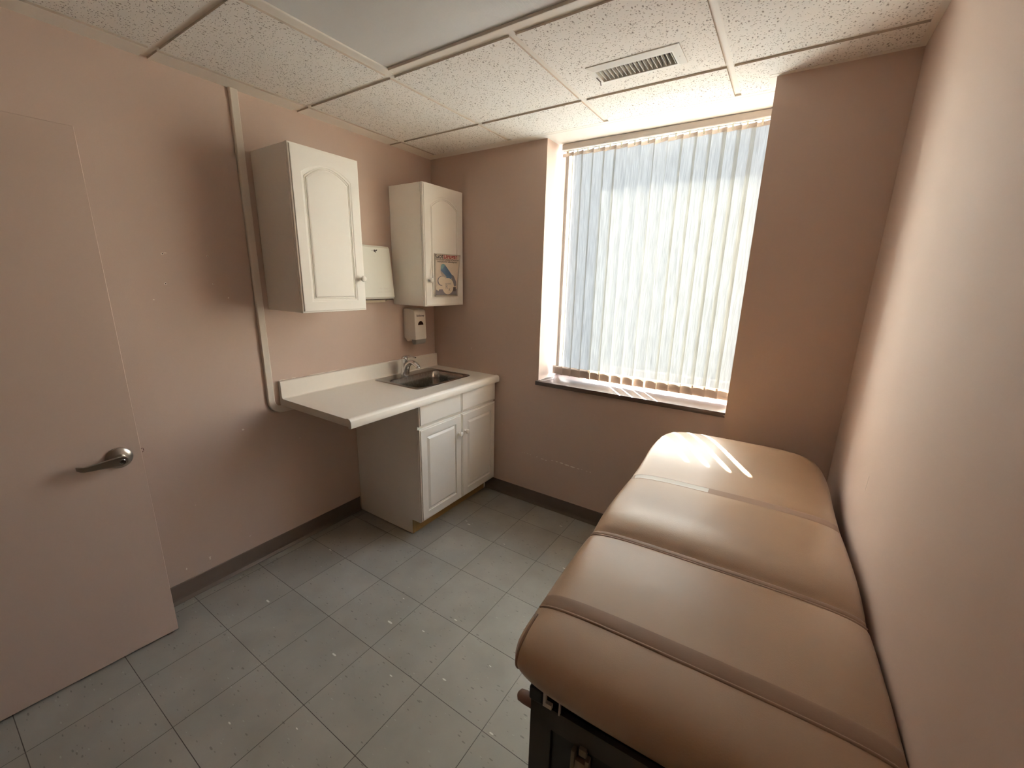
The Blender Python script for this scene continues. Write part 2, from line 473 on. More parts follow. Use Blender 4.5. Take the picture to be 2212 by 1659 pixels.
# ------------------------------------------------------------------ room shell
H = 2.3925
RX = 2.538
RY = -2.78
PX, PY = 2.100, -0.196          # column beside the window
WX0, WX1 = 0.945, 2.100         # window recess
YO = 0.40                       # outer wall face
OX0, OZ1 = 0.930, 2.620         # outer opening
SZ = 0.922                      # sill height

b = nb(); box(b, -0.12, RX + .12, -4.4, YO, -0.10, 0.0)
obj('floor', b, M_floor, kind='structure')

# left wall, with its paint chips and screw holes
b = nb(); box(b, -0.12, 0.0, -4.4, YO, 0.0, 2.8)
def chip_x(bm, y, z, ry, rz, x=0.0, n=9, sgn=1, mt=1, seed=0):
    rnd = random.Random(seed)
    pts = [Vector((x, y + cos(2 * pi * k / n) * ry * rnd.uniform(.6, 1.1), z + sin(2 * pi * k / n) * rz * rnd.uniform(.6, 1.1))) for k in range(n)]
    prism(bm, pts, (0.0006 * sgn, 0, 0), mt)
def ring_x(bm, y, z, r, x=0.0):
    chip_x(bm, y, z, r, r, x, 14, 1, 1, 3)
    pts = [Vector((x, y + cos(2 * pi * k / 10) * r * .42, z + sin(2 * pi * k / 10) * r * .42)) for k in range(10)]
    prism(bm, pts, (0.0011, 0, 0), 2)
for i, (y, z) in enumerate(((-1.647, 1.649), (-1.654, 1.524))): ring_x(b, y, z, .0058)
for i, (y, z) in enumerate(((-1.479, 1.649), (-1.472, 1.524))): ring_x(b, y, z, .0042)
for i, (y, z, ry, rz) in enumerate(((-1.637, 1.653, .006, .002), (-1.416, 1.459, .004, .0045), (-1.705, 1.457, .004, .002), (-1.669, .158, .0035, .010), (-1.669, .165, .006, .003),
                                    (-1.77, .159, .003, .007), (-1.435, .786, .0075, .005), (-1.475, .179, .006, .002), (-1.143, .648, .003, .004), (-1.69, .47, .002, .003))):
    chip_x(b, y, z, ry, rz, seed=i)
# bare streaks along the top of the backsplash
for i, (y, ry) in enumerate(((-1.20, .028), (-1.14, .018), (-0.985, .065), (-0.90, .05))):
    chip_x(b, y, 1.0095, ry, .0028, seed=20 + i)
# dark smudge of the door latch on the wall
for dy, dz, ry, rz in ((-.004, 0, .0012, .008), (.005, 0, .0012, .008), (0, .008, .005, .0013), (0, -.008, .005, .0013)):
    chip_x(b, -1.842 + dy, .812 + dz, ry, rz, mt=3, seed=5)
M_smudge = simple('maroon_scuff', (0.10, 0.03, 0.03), 0.7)
obj('wall_left', b, [M_wall, M_chip, M_hole, M_smudge], kind='structure')

b = nb(); box(b, RX, RX + .12, -4.4, YO, 0.0, 2.8)
for i, (y0, z0, y1, z1) in enumerate(((-.918, 1.056, -.908, 1.006), (-.62, .905, -.60, .85))):
    prism(b, [Vector((RX, y0, z0)), Vector((RX, y0 + .0015, z0)), Vector((RX, y1 + .0015, z1)), Vector((RX, y1 - .001, z1))], (-.0005, 0, 0), 1)
M_scr = simple('light_scratch', (0.82, 0.74, 0.66), 0.6)
obj('wall_right', b, [M_wall, M_scr], kind='structure')

# back wall: solid parts around the window recess, and the column
b = nb()
box(b, 0, WX0, 0, 0.26, 0, 2.8)
box(b, WX0, WX1, 0, 0.26, 0, SZ - .028)
box(b, PX, RX, PY, 0.26, 0, 2.8)
box(b, WX0, WX1, 0.205, 0.26, H + .002, 2.8)
def chip_y(bm, x, z, rx, rz, seed=0, y=0.0, n=9):
    rnd = random.Random(seed)
    pts = [Vector((x + cos(2 * pi * k / n) * rx * rnd.uniform(.5, 1.1), y, z + sin(2 * pi * k / n) * rz * rnd.uniform(.5, 1.1))) for k in range(n)]
    prism(bm, pts, (0, -.0006, 0), 1)
for i, (x, z, rx, rz) in enumerate(((.367, 1.081, .0012, .012), (.835, .372, .004, .002), (.853, .372, .003, .003), (.882, .373, .006, .0015), (.905, .371, .006, .002), (.958, .368, .006, .003),
                                    (1.0, .364, .017, .0025), (1.03, .362, .012, .004), (1.08, .372, .012, .003), (1.115, .374, .012, .004), (1.15, .373, .018, .005), (1.19, .369, .022, .006),
                                    (1.235, .367, .022, .0055), (1.275, .366, .012, .003), (1.30, .368, .005, .003), (1.335, .366, .005, .003), (1.36, .366, .005, .004), (.42, .62, .003, .003), (.66, .55, .002, .002))):
    chip_y(b, x, z, rx, rz, i)
obj('wall_back', b, [M_wall, M_chip], kind='structure')

# outer masonry leaf, with an unseen fin and overhang shaped to cut the sunlight
b = nb()
box(b, -.12, OX0, 0.26, YO, 0, 2.8)
box(b, RX - .40, RX, 0.26, YO, 0, 2.8)
box(b, OX0, RX - .40, 0.26, YO, OZ1, 2.8)
box(b, OX0, RX - .40, 0.26, YO, 0, SZ - .05)
box(b, -.12, .746, YO, .80, 0, 3.25); box(b, -.12, RX + .9, YO, .80, 3.015, 3.25)
obj('wall_outer', b, M_out, kind='structure')

# front wall behind the camera with the doorway the door belongs to
DX0, DX1 = 0.115, 1.01
b = nb()
box(b, 0, DX0, RY - .12, RY, 0, 2.8); box(b, DX1, RX, RY - .12, RY, 0, 2.8); box(b, DX0, DX1, RY - .12, RY, 2.045, 2.8)
obj('wall_front', b, M_wall, kind='structure')
b = nb(); box(b, -.12, RX + .12, -4.5, -4.4, 0, 2.8)
obj('wall_corridor', b, M_wall, kind='structure')
b = nb(); box(b, 0, RX, -4.4, RY - .12, H, H + .05)
obj('ceiling_corridor', b, M_tee, kind='structure')

# baseboards: vinyl cove with a toe
def cove(bm, p0, p1, nrm):
    p0 = Vector(p0); p1 = Vector(p1); n = Vector(nrm)
    prof = [(0, 0), (.013, 0), (.013, .004), (.009, .010), (.005, .018), (.0035, .03), (.003, .095), (.0015, .1), (0, .1)]
    a = [p0 + n * x + Vector((0, 0, z)) for x, z in prof]
    prism(bm, a, p1 - p0)
b = nb(); cove(b, (0, RY, 0), (0, -.772, 0), (1, 0, 0)); obj('baseboard_left', b, M_base, kind='structure')
b = nb(); cove(b, (.50, 0, 0), (PX, 0, 0), (0, -1, 0)); cove(b, (PX - .003, PY, 0), (RX, PY, 0), (0, -1, 0)); cove(b, (PX, 0, 0), (PX, PY, 0), (-1, 0, 0)); obj('baseboard_back', b, M_base, kind='structure')
b = nb(); cove(b, (RX, RY, 0), (RX, PY, 0), (-1, 0, 0)); obj('baseboard_right', b, M_base, kind='structure')

# ------------------------------------------------------------------ ceiling
TX = [0.115, 0.7242, 1.3338, 1.9485]
TY = [-2.8135, -2.2040, -1.5995, -0.9880, -0.3770]
TW = 0.0135
DROP = 0.007                     # tile faces hang below the tee flanges
xs = [0.0] + TX + [2.520]
ys = [RY] + TY[1:] + [-0.072]
b = nb()
def ctile(x0, x1, y0, y1):
    vs = box(b, x0, x1, y0, y1, H, H + .02)
    for f in set(f for v in vs for f in v.link_faces):
        if abs(f.normal.z) < .5: f.material_index = 1
b2 = nb()
for i in range(len(xs) - 1):
    for j in range(len(ys) - 1):
        x0 = xs[i] + (TW if i else 0.0); x1 = xs[i + 1] - (TW if i < len(xs) - 2 else 0)
        y0 = ys[j] + (TW if j else 0); y1 = ys[j + 1] - (TW if j < len(ys) - 2 else 0)
        if i in (2, 3) and j == 2: continue            # troffer sits here
        if i == len(xs) - 2 and j == len(ys) - 2:                # corner tile cut around the column
            ctile(x0, PX - .024, y0, y1); ctile(PX - .024, x1, y0, PY - .024)
            continue
        if i == 3 and j == 3:                                      # tile with the vent opening
            for q in ((x0, 1.485, y0, y1), (1.793, x1, y0, y1), (1.485, 1.793, y0, -.618), (1.485, 1.793, -.509, y1)): ctile(*q)
            continue
        ctile(x0, x1, y0, y1)
bmesh.ops.recalc_face_normals(b, faces=b.faces)
for f in b.faces:
    f.material_index = 1 if abs(f.normal.z) < .5 else (2 if f.calc_center_median().x < .11 else 0)
box(b, 0, RX, RY, 0.20, H + .06, H + .09, mat=2)
ceil_o = obj('ceiling', b, [M_tile, M_tedge, M_tee], kind='structure')
# tees
for x in TX: box(b2, x - TW, x + TW, RY, -0.05, H + DROP, H + .021)
for y in TY[1:]: box(b2, 0, RX, y - TW, y + TW, H + DROP + .0006, H + .021)
obj('ceiling_grid', b2, M_tee, ceil_o)
# wall angle trim
b = nb()
box(b, RX - .022, RX, RY, PY, H - .001, H + .02)
box(b, PX - .026, RX, PY - .022, PY, H - .0005, H + .02)
box(b, PX - .026, PX, PY, -.05, H - .0008, H + .02)
box(b, 0, PX - .026, -.074, -.048, H - .0006, H + .02)
obj('trim_1', b, M_tee, kind='structure')
# plain white board over the window recess
b = nb(); box(b, 0.0, PX, -.046, .0, H - .0005, H + .02); box(b, WX0, PX, 0.0, .205, H - .0005, H + .05)
obj('trim_2', b, simple('soffit_white', (0.86, 0.825, 0.77), .5), kind='structure')

# ------------------------------------------------------------------ window
win = thing('window_1', None, None); win['kind'] = 'structure'
b = nb()
FY0, FY1 = 0.262, 0.312
box(b, OX0, OX0 + .035, FY0, FY1, SZ, OZ1); box(b, RX - .44, RX - .40, FY0, FY1, SZ, OZ1)
box(b, OX0, RX - .40, FY0, FY1, OZ1 - .03, OZ1); box(b, OX0, RX - .40, FY0, FY1, SZ - .05, SZ + .012)
obj('window_frame', b, M_frameal, win)
b = nb(); box(b, OX0 + .03, RX - .41, .285, .291, SZ, OZ1 - .02)
obj('window_pane', b, M_glass, win)
b = nb(); box(b, 0.932, PX, -.022, .262, SZ - .028, SZ, .003, 2)
obj('window_sill', b, M_sill, win, smooth=30)
attach(win)
b = nb(); box(b, -40, 40, YO, 60, -3.6, -3.5)
obj('ground_outside', b, M_ground, kind='structure')
# added unseen dark block that dims what shows through the slats
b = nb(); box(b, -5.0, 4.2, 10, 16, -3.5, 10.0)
obj('wall_added_block', b, M_block, kind='structure')

# ------------------------------------------------------------------ vertical blind
bl = thing('vertical_blind', 'off-white fabric vertical blind hanging closed across the sunny window', 'blind', (1.52, .16, SZ))
b = nb(); box(b, 0.972, PX - .004, .138, .182, 2.357, H - .004, .003, 2)
obj('headrail', b, M_rail, bl, smooth=30, label='grey metal headrail')
R_EDGE = [1.048, 1.111, 1.178, 1.248, 1.316, 1.383, 1.459, 1.535, 1.604, 1.681, 1.751, 1.820, 1.889, 1.954, 2.019, 2.083]
OPEN = {6: 16.5, 7: 16.5, 8: 20.7, 9: 15.8}
SW, ZB, ZT = .089, .946, 2.343
YF = .147
for k, xr in enumerate(R_EDGE):
    th = radians(OPEN.get(k, 13.0))
    n = 8
    b = nb()
    def sp(t, z):
        # t 0 = window-side left edge, 1 = room-side right edge ; slight camber
        cam_ = -.0050 * (1 - (2 * t - 1) ** 2)
        return Vector((xr - SW * cos(th) * (1 - t) - sin(th) * cam_, YF + SW * sin(th) * (1 - t) - cos(th) * cam_, z))
    zs = [ZB + .058, 1.4, 1.9, ZT - .019]
    rows = [[b.verts.new(sp(i / n, z)) for i in range(n + 1)] for z in zs]
    for r0, r1 in zip(rows, rows[1:]):
        for i in range(n): b.faces.new((r0[i], r0[i + 1], r1[i + 1], r1[i]))
    sl = obj('slat', b, M_slat, bl, smooth=True)
    for nm, z0, z1 in (('top_hem', ZT - .020, ZT), ('bottom_hem', ZB, ZB + .059)):
        b = nb()
        v0 = [b.verts.new(sp(i / n, z0)) for i in range(n + 1)]; v1 = [b.verts.new(sp(i / n, z1)) for i in range(n + 1)]
        for i in range(n): b.faces.new((v0[i], v0[i + 1], v1[i + 1], v1[i]))
        obj(nm, b, M_hem, sl, smooth=True)
    # weight plate inside the bottom hem
    b = nb()
    o = sp(.5, 0); dirv = (sp(1, 0) - sp(0, 0)).normalized(); nv = Vector((-dirv.y, dirv.x, 0))
    mx = Matrix((dirv, nv, Vector((0, 0, 1)))).transposed().to_4x4(); mx.translation = Vector((o.x, o.y + .003, 0))
    box(b, -.036, .036, -.001, .001, ZB + .004, ZB + .050, mx=mx)
    obj('weight', b, M_gap, sl)
    # carrier clip with its hooked spacer
    b = nb()
    c = sp(.5, 0)
    box(b, c.x - .004, c.x + .004, c.y - .002, c.y + .002, ZT - .012, 2.357)
    box(b, c.x - .035, c.x + .035, c.y - .008, c.y - .005, 2.350, 2.3535)
    box(b, c.x + .033, c.x + .0355, c.y - .008, c.y - .005, 2.336, 2.3535)
    obj('hanger', b, M_clip, sl)
# chain and cord down the left side and a loop on the sill
b = nb()
tube(b, catmull([(.975, .135, 2.36), (.974, .134, 1.9), (.973, .133, 1.45), (.972, .126, 1.30), (.974, .121, 1.285), (.977, .127, 1.30), (.9765, .134, 1.45), (.979, .136, 1.9), (.979, .137, 2.36)], 6), .0012, 6)
obj('control_cord', b, M_cord, bl, smooth=True, label='hanging loop of beaded cord')
b = nb()
tube(b, catmull([(.965, .150, 2.36), (.962, .152, 1.6), (.960, .152, .96), (.962, .140, .930), (.953, .09, .926), (.950, .03, .9245), (.958, .004, .9245), (.985, .03, .9245), (1.0, .09, .925), (.995, .13, .926), (.985, .150, .94)], 8), .0013, 6)
obj('tilt_chain', b, M_cord, bl, smooth=True, label='white chain ending in a loop on the sill')
attach(bl)

# ------------------------------------------------------------------ door, standing open against the left wall
door = thing('door_1', None, None, (0.140, -2.772, 0)); door['kind'] = 'structure'
ang = math.atan2(0.195 - 0.140, 2.772 - 1.8895)
dm = Matrix.Translation((0.140, -2.772, 0)) @ Matrix.Rotation(-ang, 4, 'Z')      # local: +y along the leaf, +x into the room
DWD = sqrt((.195 - .140) ** 2 + (2.772 - 1.8895) ** 2)
b = nb(); box(b, -.044, 0, 0, DWD, .012, 2.036, .0015, 1, mx=dm)
obj('door_leaf', b, M_door, door)
hy, hz = DWD - .068, .868
def dl(x, y, z): return dm @ Vector((x, y, z))
b = nb(); ax = (dm.to_3x3() @ Vector((1, 0, 0)))
lathe(b, [(0, 0), (.041, 0), (.041, .004), (.038, .008), (.026, .013), (.022, .014), (.0175, .016), (.0165, .030), (.0165, .046)], dl(0, hy, hz), ax, 32)
rose = obj('door_handle', b, M_nickel, door, smooth=35, label='satin metal lever handle')
b = nb()
secs = []
for x, y, hh, th_ in ((.050, .017, .006, .014), (.050, .013, .013, .016), (.050, .004, .0185, .016), (.051, -.008, .0195, .015), (.052, -.03, .0165, .012), (.053, -.06, .0130, .009), (.0535, -.088, .0105, .008), (.052, -.102, .0098, .008), (.044, -.110, .0094, .008), (.034, -.114, .0090, .008), (.024, -.117, .0082, .008)):
    secs.append((x, y, hh, th_))
rws = []
for k, (x, y, hh, th_) in enumerate(secs):
    x0, y0 = secs[max(k - 1, 0)][:2]; x1, y1 = secs[min(k + 1, len(secs) - 1)][:2]
    L_ = sqrt((x1 - x0) ** 2 + (y1 - y0) ** 2); nx, ny = (y0 - y1) / L_, (x1 - x0) / L_
    row = []
    for cu, cv in ((-.5, -.85), (-.5, .85), (-.3, 1), (.3, 1), (.5, .85), (.5, -.85), (.3, -1), (-.3, -1)):
        row.append(b.verts.new(dl(x + nx * cu * th_, hy + y + ny * cu * th_, hz + .002 + hh * cv)))
    rws.append(row)
for A, B_ in zip(rws, rws[1:]):
    for k in range(8): b.faces.new((A[k], A[(k + 1) % 8], B_[(k + 1) % 8], B_[k]))
b.faces.new(rws[0]); b.faces.new(list(reversed(rws[-1])))
bmesh.ops.recalc_face_normals(b, faces=b.faces)
obj('lever', b, M_nickel, rose, smooth=40)
b = nb(); lathe(b, [(0, .0600), (.005, .0600), (.0055, .0606), (.0085, .0606), (.0098, .0595), (.0105, .055)], dl(0, hy, hz), ax, 24)
obj('lock_cylinder', b, M_chrome, rose, smooth=35)
b = nb()
for z in (.25, 1.05, 1.82): tube(b, [dl(.004, .0, z - .045), dl(.004, .0, z + .045)], .006, 10)
obj('hinge', b, M_nickel, door, smooth=40)
attach(door)
for c in rose.children: c.matrix_parent_inverse = Matrix.Identity(4)
b = nb(); box(b, DX0, DX0 + .018, RY - .13, RY + .0, 0, 2.045); box(b, DX1 - .018, DX1, RY - .13, RY, 0, 2.045); box(b, DX0, DX1, RY - .13, RY, 2.036, 2.054)
obj('trim_3', b, M_door, kind='structure')

# ------------------------------------------------------------------ cabinets
def panel_door(bm, x, y0, y1, z0, z1, th, inset, arch=0.0, top_extra=0.0, raised=True, steps=None):
    """door slab in the yz plane, front face at x, with a routed frame and raised field; front edges stepped"""
    def loop(i, dx):
        """inner outline inset by i from the routed opening, at depth dx"""
        a0, a1 = y0 + inset + i, y1 - inset - i
        c0, c1 = z0 + inset + i, z1 - inset - top_extra - i
        pts = [Vector((x + dx, a0, c0)), Vector((x + dx, a1, c0))]
        n = 14
        if arch > 0:
            for k in range(n + 1):
                t = k / n
                yy = a1 + (a0 - a1) * t
                pts.append(Vector((x + dx, yy, c1 - arch + arch * (1 - (2 * t - 1) ** 2))))
        else:
            for k in range(n + 1):
                t = k / n
                pts.append(Vector((x + dx, a1 + (a0 - a1) * t, c1)))
        return [bm.verts.new(p) for p in pts]
    def outer(i, dx):
        """outer outline sampled like loop()"""
        a0, a1, c0, c1 = y0 + i, y1 - i, z0 + i, z1 - i
        pts = [Vector((x + dx, a0, c0)), Vector((x + dx, a1, c0))]
        for k in range(15):
            pts.append(Vector((x + dx, a1 + (a0 - a1) * k / 14, c1)))
        return [bm.verts.new(p) for p in pts]
    loops = [outer(0, -th), outer(0, -.0065), outer(.0015, -.005), outer(.0068, -.005), outer(.0076, -.0012), outer(.0095, 0)]
    if raised:
        for i, d in steps or ((0, 0), (.003, -.0016), (.0105, -.0022), (.0115, -.0062), (.0140, -.0062), (.0150, -.0036), (.0172, -.0036), (.0182, -.0066), (.0206, -.0066), (.0216, -.0016), (.0275, 0)):
            loops.append(loop(i, d))
    fs = []
    for A, B in zip(loops, loops[1:]):
        m_ = len(A)
        for k in range(m_): fs.append(bm.faces.new((A[k], A[(k + 1) % m_], B[(k + 1) % m_], B[k])))
    fs.append(bm.faces.new(loops[-1])); fs.append(bm.faces.new(list(reversed(loops[0]))))
    bmesh.ops.recalc_face_normals(bm, faces=fs)

def knob(parent, x, y, z, s=1.0):
    b = nb()
    lathe(b, [(.0075 * s, 0), (.0065 * s, .006 * s), (.006 * s, .011 * s), (.009 * s, .015 * s), (.0145 * s, .018 * s), (.0162 * s, .022 * s), (.0158 * s, .026 * s), (.012 * s, .0295 * s), (.006 * s, .031 * s), (0, .0312 * s)], (x, y, z), (1, 0, 0), 24)
    return obj('knob', b, M_knob, parent, smooth=True)

def wall_cab(label, y0, y1, xf, dth, ky, dy0, dy1, gap):
    z0, z1 = 1.396, 2.147
    t = thing('wall_cabinet', label, 'cabinet', (xf / 2, (y0 + y1) / 2, z0), 'white wall cabinets')
    b = nb(); box(b, .002, xf - dth - gap, y0, y1, z0, z1, .0012, 1)
    obj('body', b, M_white, t)
    b = nb(); box(b, xf - dth - gap, xf - dth, y0 + .006, y1 - .006, z0 + .006, z1 - .006)
    obj('door_gap', b, M_gap, t)
    b = nb(); panel_door(b, xf, dy0, dy1, z0 - .001, z1 + .001, dth, .052, arch=.050, top_extra=.012)
    d = obj('door', b, M_white, t)
    k = knob(d, xf, ky, 1.562)
    attach(t)
    return t, d
cabA, doorA = wall_cab('white wall cabinet beside the vertical raceway, its arched panel door without any flyer', -1.234, -.862, .325, .020, -.893, -1.234, -.868, .003)
cabB, doorB = wall_cab('white wall cabinet in the room corner with a printed flyer on its door', -.394, -.014, .306, .020, -.352, -.393, -.013, .003)

# base cabinet
bc = thing('base_cabinet', 'white two-door sink base cabinet on the floor under the counter', 'cabinet', (.3, -.38, 0))
b = nb()
for y0, y1 in ((-.765, -.747), (-.026, -.008)):
    prism(b, [Vector((.004, y0, 0)), Vector((.508, y0, 0)), Vector((.508, y0, .100)), Vector((.578, y0, .100)), Vector((.578, y0, .868)), Vector((.004, y0, .868))], (0, y1 - y0, 0))
box(b, .004, .575, -.747, -.026, .100, .118); box(b, .004, .016, -.747, -.026, .1, .868)
obj('body', b, M_white, bc)
b = nb(); box(b, .5, .508, -.747, -.026, 0, .1); box(b, .5075, .5085, -.765, -.748, 0.0, .0995)
obj('toe_kick', b, M_edge, bc, label='raw brown chipboard toe kick')
b = nb(); box(b, .565, .5785, -.764, -.009, .101, .867)
obj('face_frame', b, M_white, bc)
for y0, y1, ky in ((-.766, -.3920, -.421), (-.3865, -.012, -.358)):
    b = nb(); panel_door(b, .600, y0, y1, .113, .7155, .020, .054, steps=((0, 0), (.0012, -.0075), (.009, -.0085), (.0215, -.0008), (.0235, 0)))
    d = obj('door', b, M_white, bc)
    knob(d, .600, ky, .592)
    b = nb(); panel_door(b, .600, y0, y1, .731, .8655, .020, .03, raised=False)
    obj('drawer_front', b, M_white, bc)
b = nb(); prism(b, [Vector((.579, -.763, .7135)), Vector((.600, -.763, .7135)), Vector((.604, -.778, .7185)), Vector((.592, -.783, .7165)), Vector((.584, -.772, .7145))], (0, 0, .003))
obj('peeled_edge', b, M_white, bc, label='lifted sliver of white edge foil')
attach(bc)

# countertop with rolled front edge and backsplash
ct = thing('countertop', 'off-white laminate countertop with backsplash, overhanging the sink cabinet', 'countertop', (.3, -.61, .87))
YL, YR = -1.230, -.003
SX0, SX1, SY0, SY1 = .146, .442, -.608, -.148      # sink cut-out
prof = [(.001, .872), (.001, 1.001), (.004, 1.0065), (.016, 1.007), (.0215, 1.0045), (.0235, .998), (.0245, .925), (.0275, .914), (.034, .910)]
front = [(.585, .9100), (.592, .9118), (.600, .9135), (.610, .9125), (.618, .9085), (.6235, .902), (.6255, .893), (.6255, .874), (.623, .866), (.618, .864), (.604, .864), (.604, .872)]
b = nb()
back_p = [(.001, .872)] + prof[1:] + [(SX0, .910), (SX0, .872)]
front_p = [(SX1, .872), (SX1, .910)] + front
full_p = [(.001, .872)] + prof[1:] + [(SX0, .910), (SX1, .910)] + front + [(SX1, .872), (SX0, .872)]
def band(pts, y0, y1, skip=()):
    n_ = len(pts)
    for k in range(n_):
        if k in skip: continue
        (x0, z0), (x1, z1) = pts[k], pts[(k + 1) % n_]
        quad(b, [(x0, y0, z0), (x1, y0, z1), (x1, y1, z1), (x0, y1, z0)])
band(full_p, YL, SY0); band(full_p, SY1, YR)
band(back_p, SY0, SY1); band(front_p, SY0, SY1)
for y in (SY0, SY1): quad(b, [(SX0, y, .910), (SX1, y, .910), (SX1, y, .872), (SX0, y, .872)])
for y in (YL, YR):
    b.faces.new([b.verts.new((x, y, z)) for x, z in full_p])
bmesh.ops.remove_doubles(b, verts=b.verts, dist=1e-5)
bmesh.ops.recalc_face_normals(b, faces=b.faces)
obj('worktop', b, M_lam, ct, smooth=25)
endp = [(.001, .872)] + prof[1:] + front
for y, e in ((YL, -.0012), (YR, .0012)):
    b = nb()
    prism(b, [Vector((x, y, z)) for x, z in endp], (0, e, 0))
    obj('end_cap', b, M_lamend, ct)
attach(ct)

# sink
sk = thing('sink', 'stainless steel drop-in sink set in the white countertop', 'sink', (.26, -.39, .91))
def rrect(x0, x1, y0, y1, r, z, n=6):
    pts = []
    for cx, cy, a0 in ((x1 - r, y1 - r, 0), (x0 + r, y1 - r, pi / 2), (x0 + r, y0 + r, pi), (x1 - r, y0 + r, 3 * pi / 2)):
        for k in range(n + 1):
            a = a0 + pi / 2 * k / n
            pts.append(Vector((cx + r * cos(a), cy + r * sin(a), z)))
    return pts
b = nb()
rings = [rrect(.048, .470, -.642, -.122, .035, .9103), rrect(.050, .468, -.640, -.124, .034, .9130), rrect(.056, .462, -.634, -.130, .032, .9138),
         rrect(.140, .448, -.617, -.143, .045, .9128), rrect(.146, .444, -.611, -.149, .046, .9115), rrect(.152, .438, -.605, -.155, .046, .905), rrect(.157, .433, -.600, -.160, .050, .86),
         rrect(.163, .427, -.594, -.166, .055, .790), rrect(.172, .418, -.585, -.175, .060, .768), rrect(.195, .395, -.56, -.20, .06, .758), rrect(.27, .32, -.41, -.35, .02, .755)]
vr = [[b.verts.new(p) for p in r] for r in rings]
for A, B_ in zip(vr, vr[1:]):
    for k in range(len(A)): b.faces.new((A[k], A[(k + 1) % len(A)], B_[(k + 1) % len(A)], B_[k]))
b.faces.new(vr[-1])
bmesh.ops.recalc_face_normals(b, faces=b.faces)
obj('basin', b, M_steel, sk, smooth=60)
b = nb(); lathe(b, [(0, .0), (.02, .001), (.038, .003), (.042, .0035), (.043, 0)], (.295, -.38, .757), (0, 0, 1), 24)
obj('drain', b, M_chrome, sk, smooth=40)
attach(sk)

# faucet
fc = thing('faucet', 'chrome single-lever faucet standing on the back ledge of the sink', 'faucet', (.105, -.41, .914))
FX, FYY = .104, -.408
b = nb()
tube(b, catmull([(FX - .004, FYY, .913), (FX - .003, FYY, .95), (FX - .002, FYY, .985), (FX - .003, FYY, 1.010), (FX - .003, FYY, 1.020)], 5), [.029 - .007 * min(1, i / 12) for i in range(21)], 20)
obj('body', b, M_chrome, fc, smooth=60)
b = nb()
pth = catmull([(FX + .004, FYY, .925), (FX + .012, FYY, .960), (FX + .030, FYY, .992), (FX + .060, FYY, 1.010), (FX + .090, FYY, 1.008), (FX + .116, FYY, .995), (FX + .126, FYY, .984)], 6)
tube(b, pth, [.0245 - .0085 * min(1, i / 22) for i in range(len(pth))], 18)
lathe(b, [(.0115, 0), (.0115, .010), (.009, .0105), (0, .009)], pth[-1] + Vector((.002, 0, .002)), (.35, 0, -1), 18)
obj('spout', b, M_chrome, fc, smooth=60)
b = nb()
lathe(b, [(.021, 0), (.0225, .008), (.022, .018), (.017, .027), (.008, .031), (0, .032)], (FX - .003, FYY, 1.018), (-.12, 0, 1), 22)
pth = catmull([(FX - .008, FYY, 1.040), (FX + .010, FYY, 1.049), (FX + .045, FYY, 1.053), (FX + .085, FYY, 1.050), (FX + .104, FYY, 1.047)], 6)
tube(b, pth, [.014 - .006 * i / (len(pth) - 1) for i in range(len(pth))], 16, squash=.45, upv=(0, 0, 1))
obj('lever', b, M_chrome, fc, smooth=60)
attach(fc)

# ------------------------------------------------------------------ text helper
def text_mesh(s, size, align='CENTER', bold=0.0, ext=0.0004, shear=0.0):
    cu = bpy.data.curves.new('lettering', 'FONT')
    cu.body = s; cu.size = size; cu.align_x = align; cu.align_y = 'CENTER'; cu.extrude = ext; cu.offset = bold; cu.shear = shear
    o = bpy.data.objects.new('lettering', cu); COL.objects.link(o)
    dg = bpy.context.evaluated_depsgraph_get()
    me = bpy.data.meshes.new_from_object(o.evaluated_get(dg))
    bpy.data.objects.remove(o); bpy.data.curves.remove(cu)
    bm = bmesh.new(); bm.from_mesh(me); bpy.data.meshes.remove(me)
    return bm
YZ = Matrix(((0, 0, 1, 0), (1, 0, 0, 0), (0, 1, 0, 0), (0, 0, 0, 1)))       # text plane -> wall facing +x (reads towards +y)
def place(bm, mx):
    for v in bm.verts: v.co = mx @ v.co
    return bm

# ------------------------------------------------------------------ towel dispenser
td = thing('towel_dispenser', 'white paper towel dispenser on the wall between the two wall cabinets', 'dispenser', (.05, -.61, 1.44))
ty0, ty1, tz0, tz1 = -.742, -.470, 1.452, 1.765
b = nb()
pr = [(.002, tz0 - .012), (.098, tz0 - .012), (.106, tz0), (.104, tz0 + .008), (.072, tz1 - .012), (.062, tz1), (.002, tz1)]
prism(b, [Vector((x, ty0, z)) for x, z in pr], (0, ty1 - ty0, 0))
bmesh.ops.bevel(b, geom=[e for e in b.edges if abs((e.verts[0].co - e.verts[1].co).y) < 1e-4 and min(e.verts[0].co.x, e.verts[1].co.x) > .05], offset=.008, segments=3, profile=.5, affect='EDGES')
bmesh.ops.remove_doubles(b, verts=b.verts, dist=1e-5)
obj('cover', b, M_plast, td, smooth=30)
b = nb(); box(b, .004, .090, ty0 + .006, ty1 - .008, tz0 - .019, tz0 - .011)
obj('slot', b, M_gap, td)
b = nb(); box(b, .030, .062, ty0 + .02, ty1 - .045, tz0 - .036, tz0 - .018, .004, 2)
obj('paper_towel', b, M_towel, td, smooth=40, label='cream paper towel edge')
b = nb(); prism(b, [Vector((.03, ty1 - .008, tz0 - .012)), Vector((.085, ty1 - .008, tz0 - .012)), Vector((.05, ty1 - .02, tz0 - .030)), Vector((.02, ty1 - .02, tz0 - .030))], (0, -.012, 0))
obj('bracket', b, M_towel, td)
b = nb()
slope = math.atan2(.104 - .072, (tz1 - .012) - (tz0 + .008))
def tface(z): return .104 - (.104 - .072) * (z - tz0 - .008) / (tz1 - .012 - tz0 - .008)
zl = tz1 - .032
lathe(b, [(.0075, 0), (.007, .0012), (0, .0015)], (tface(zl) - .0003, -.592, zl), (1, 0, .1), 14)
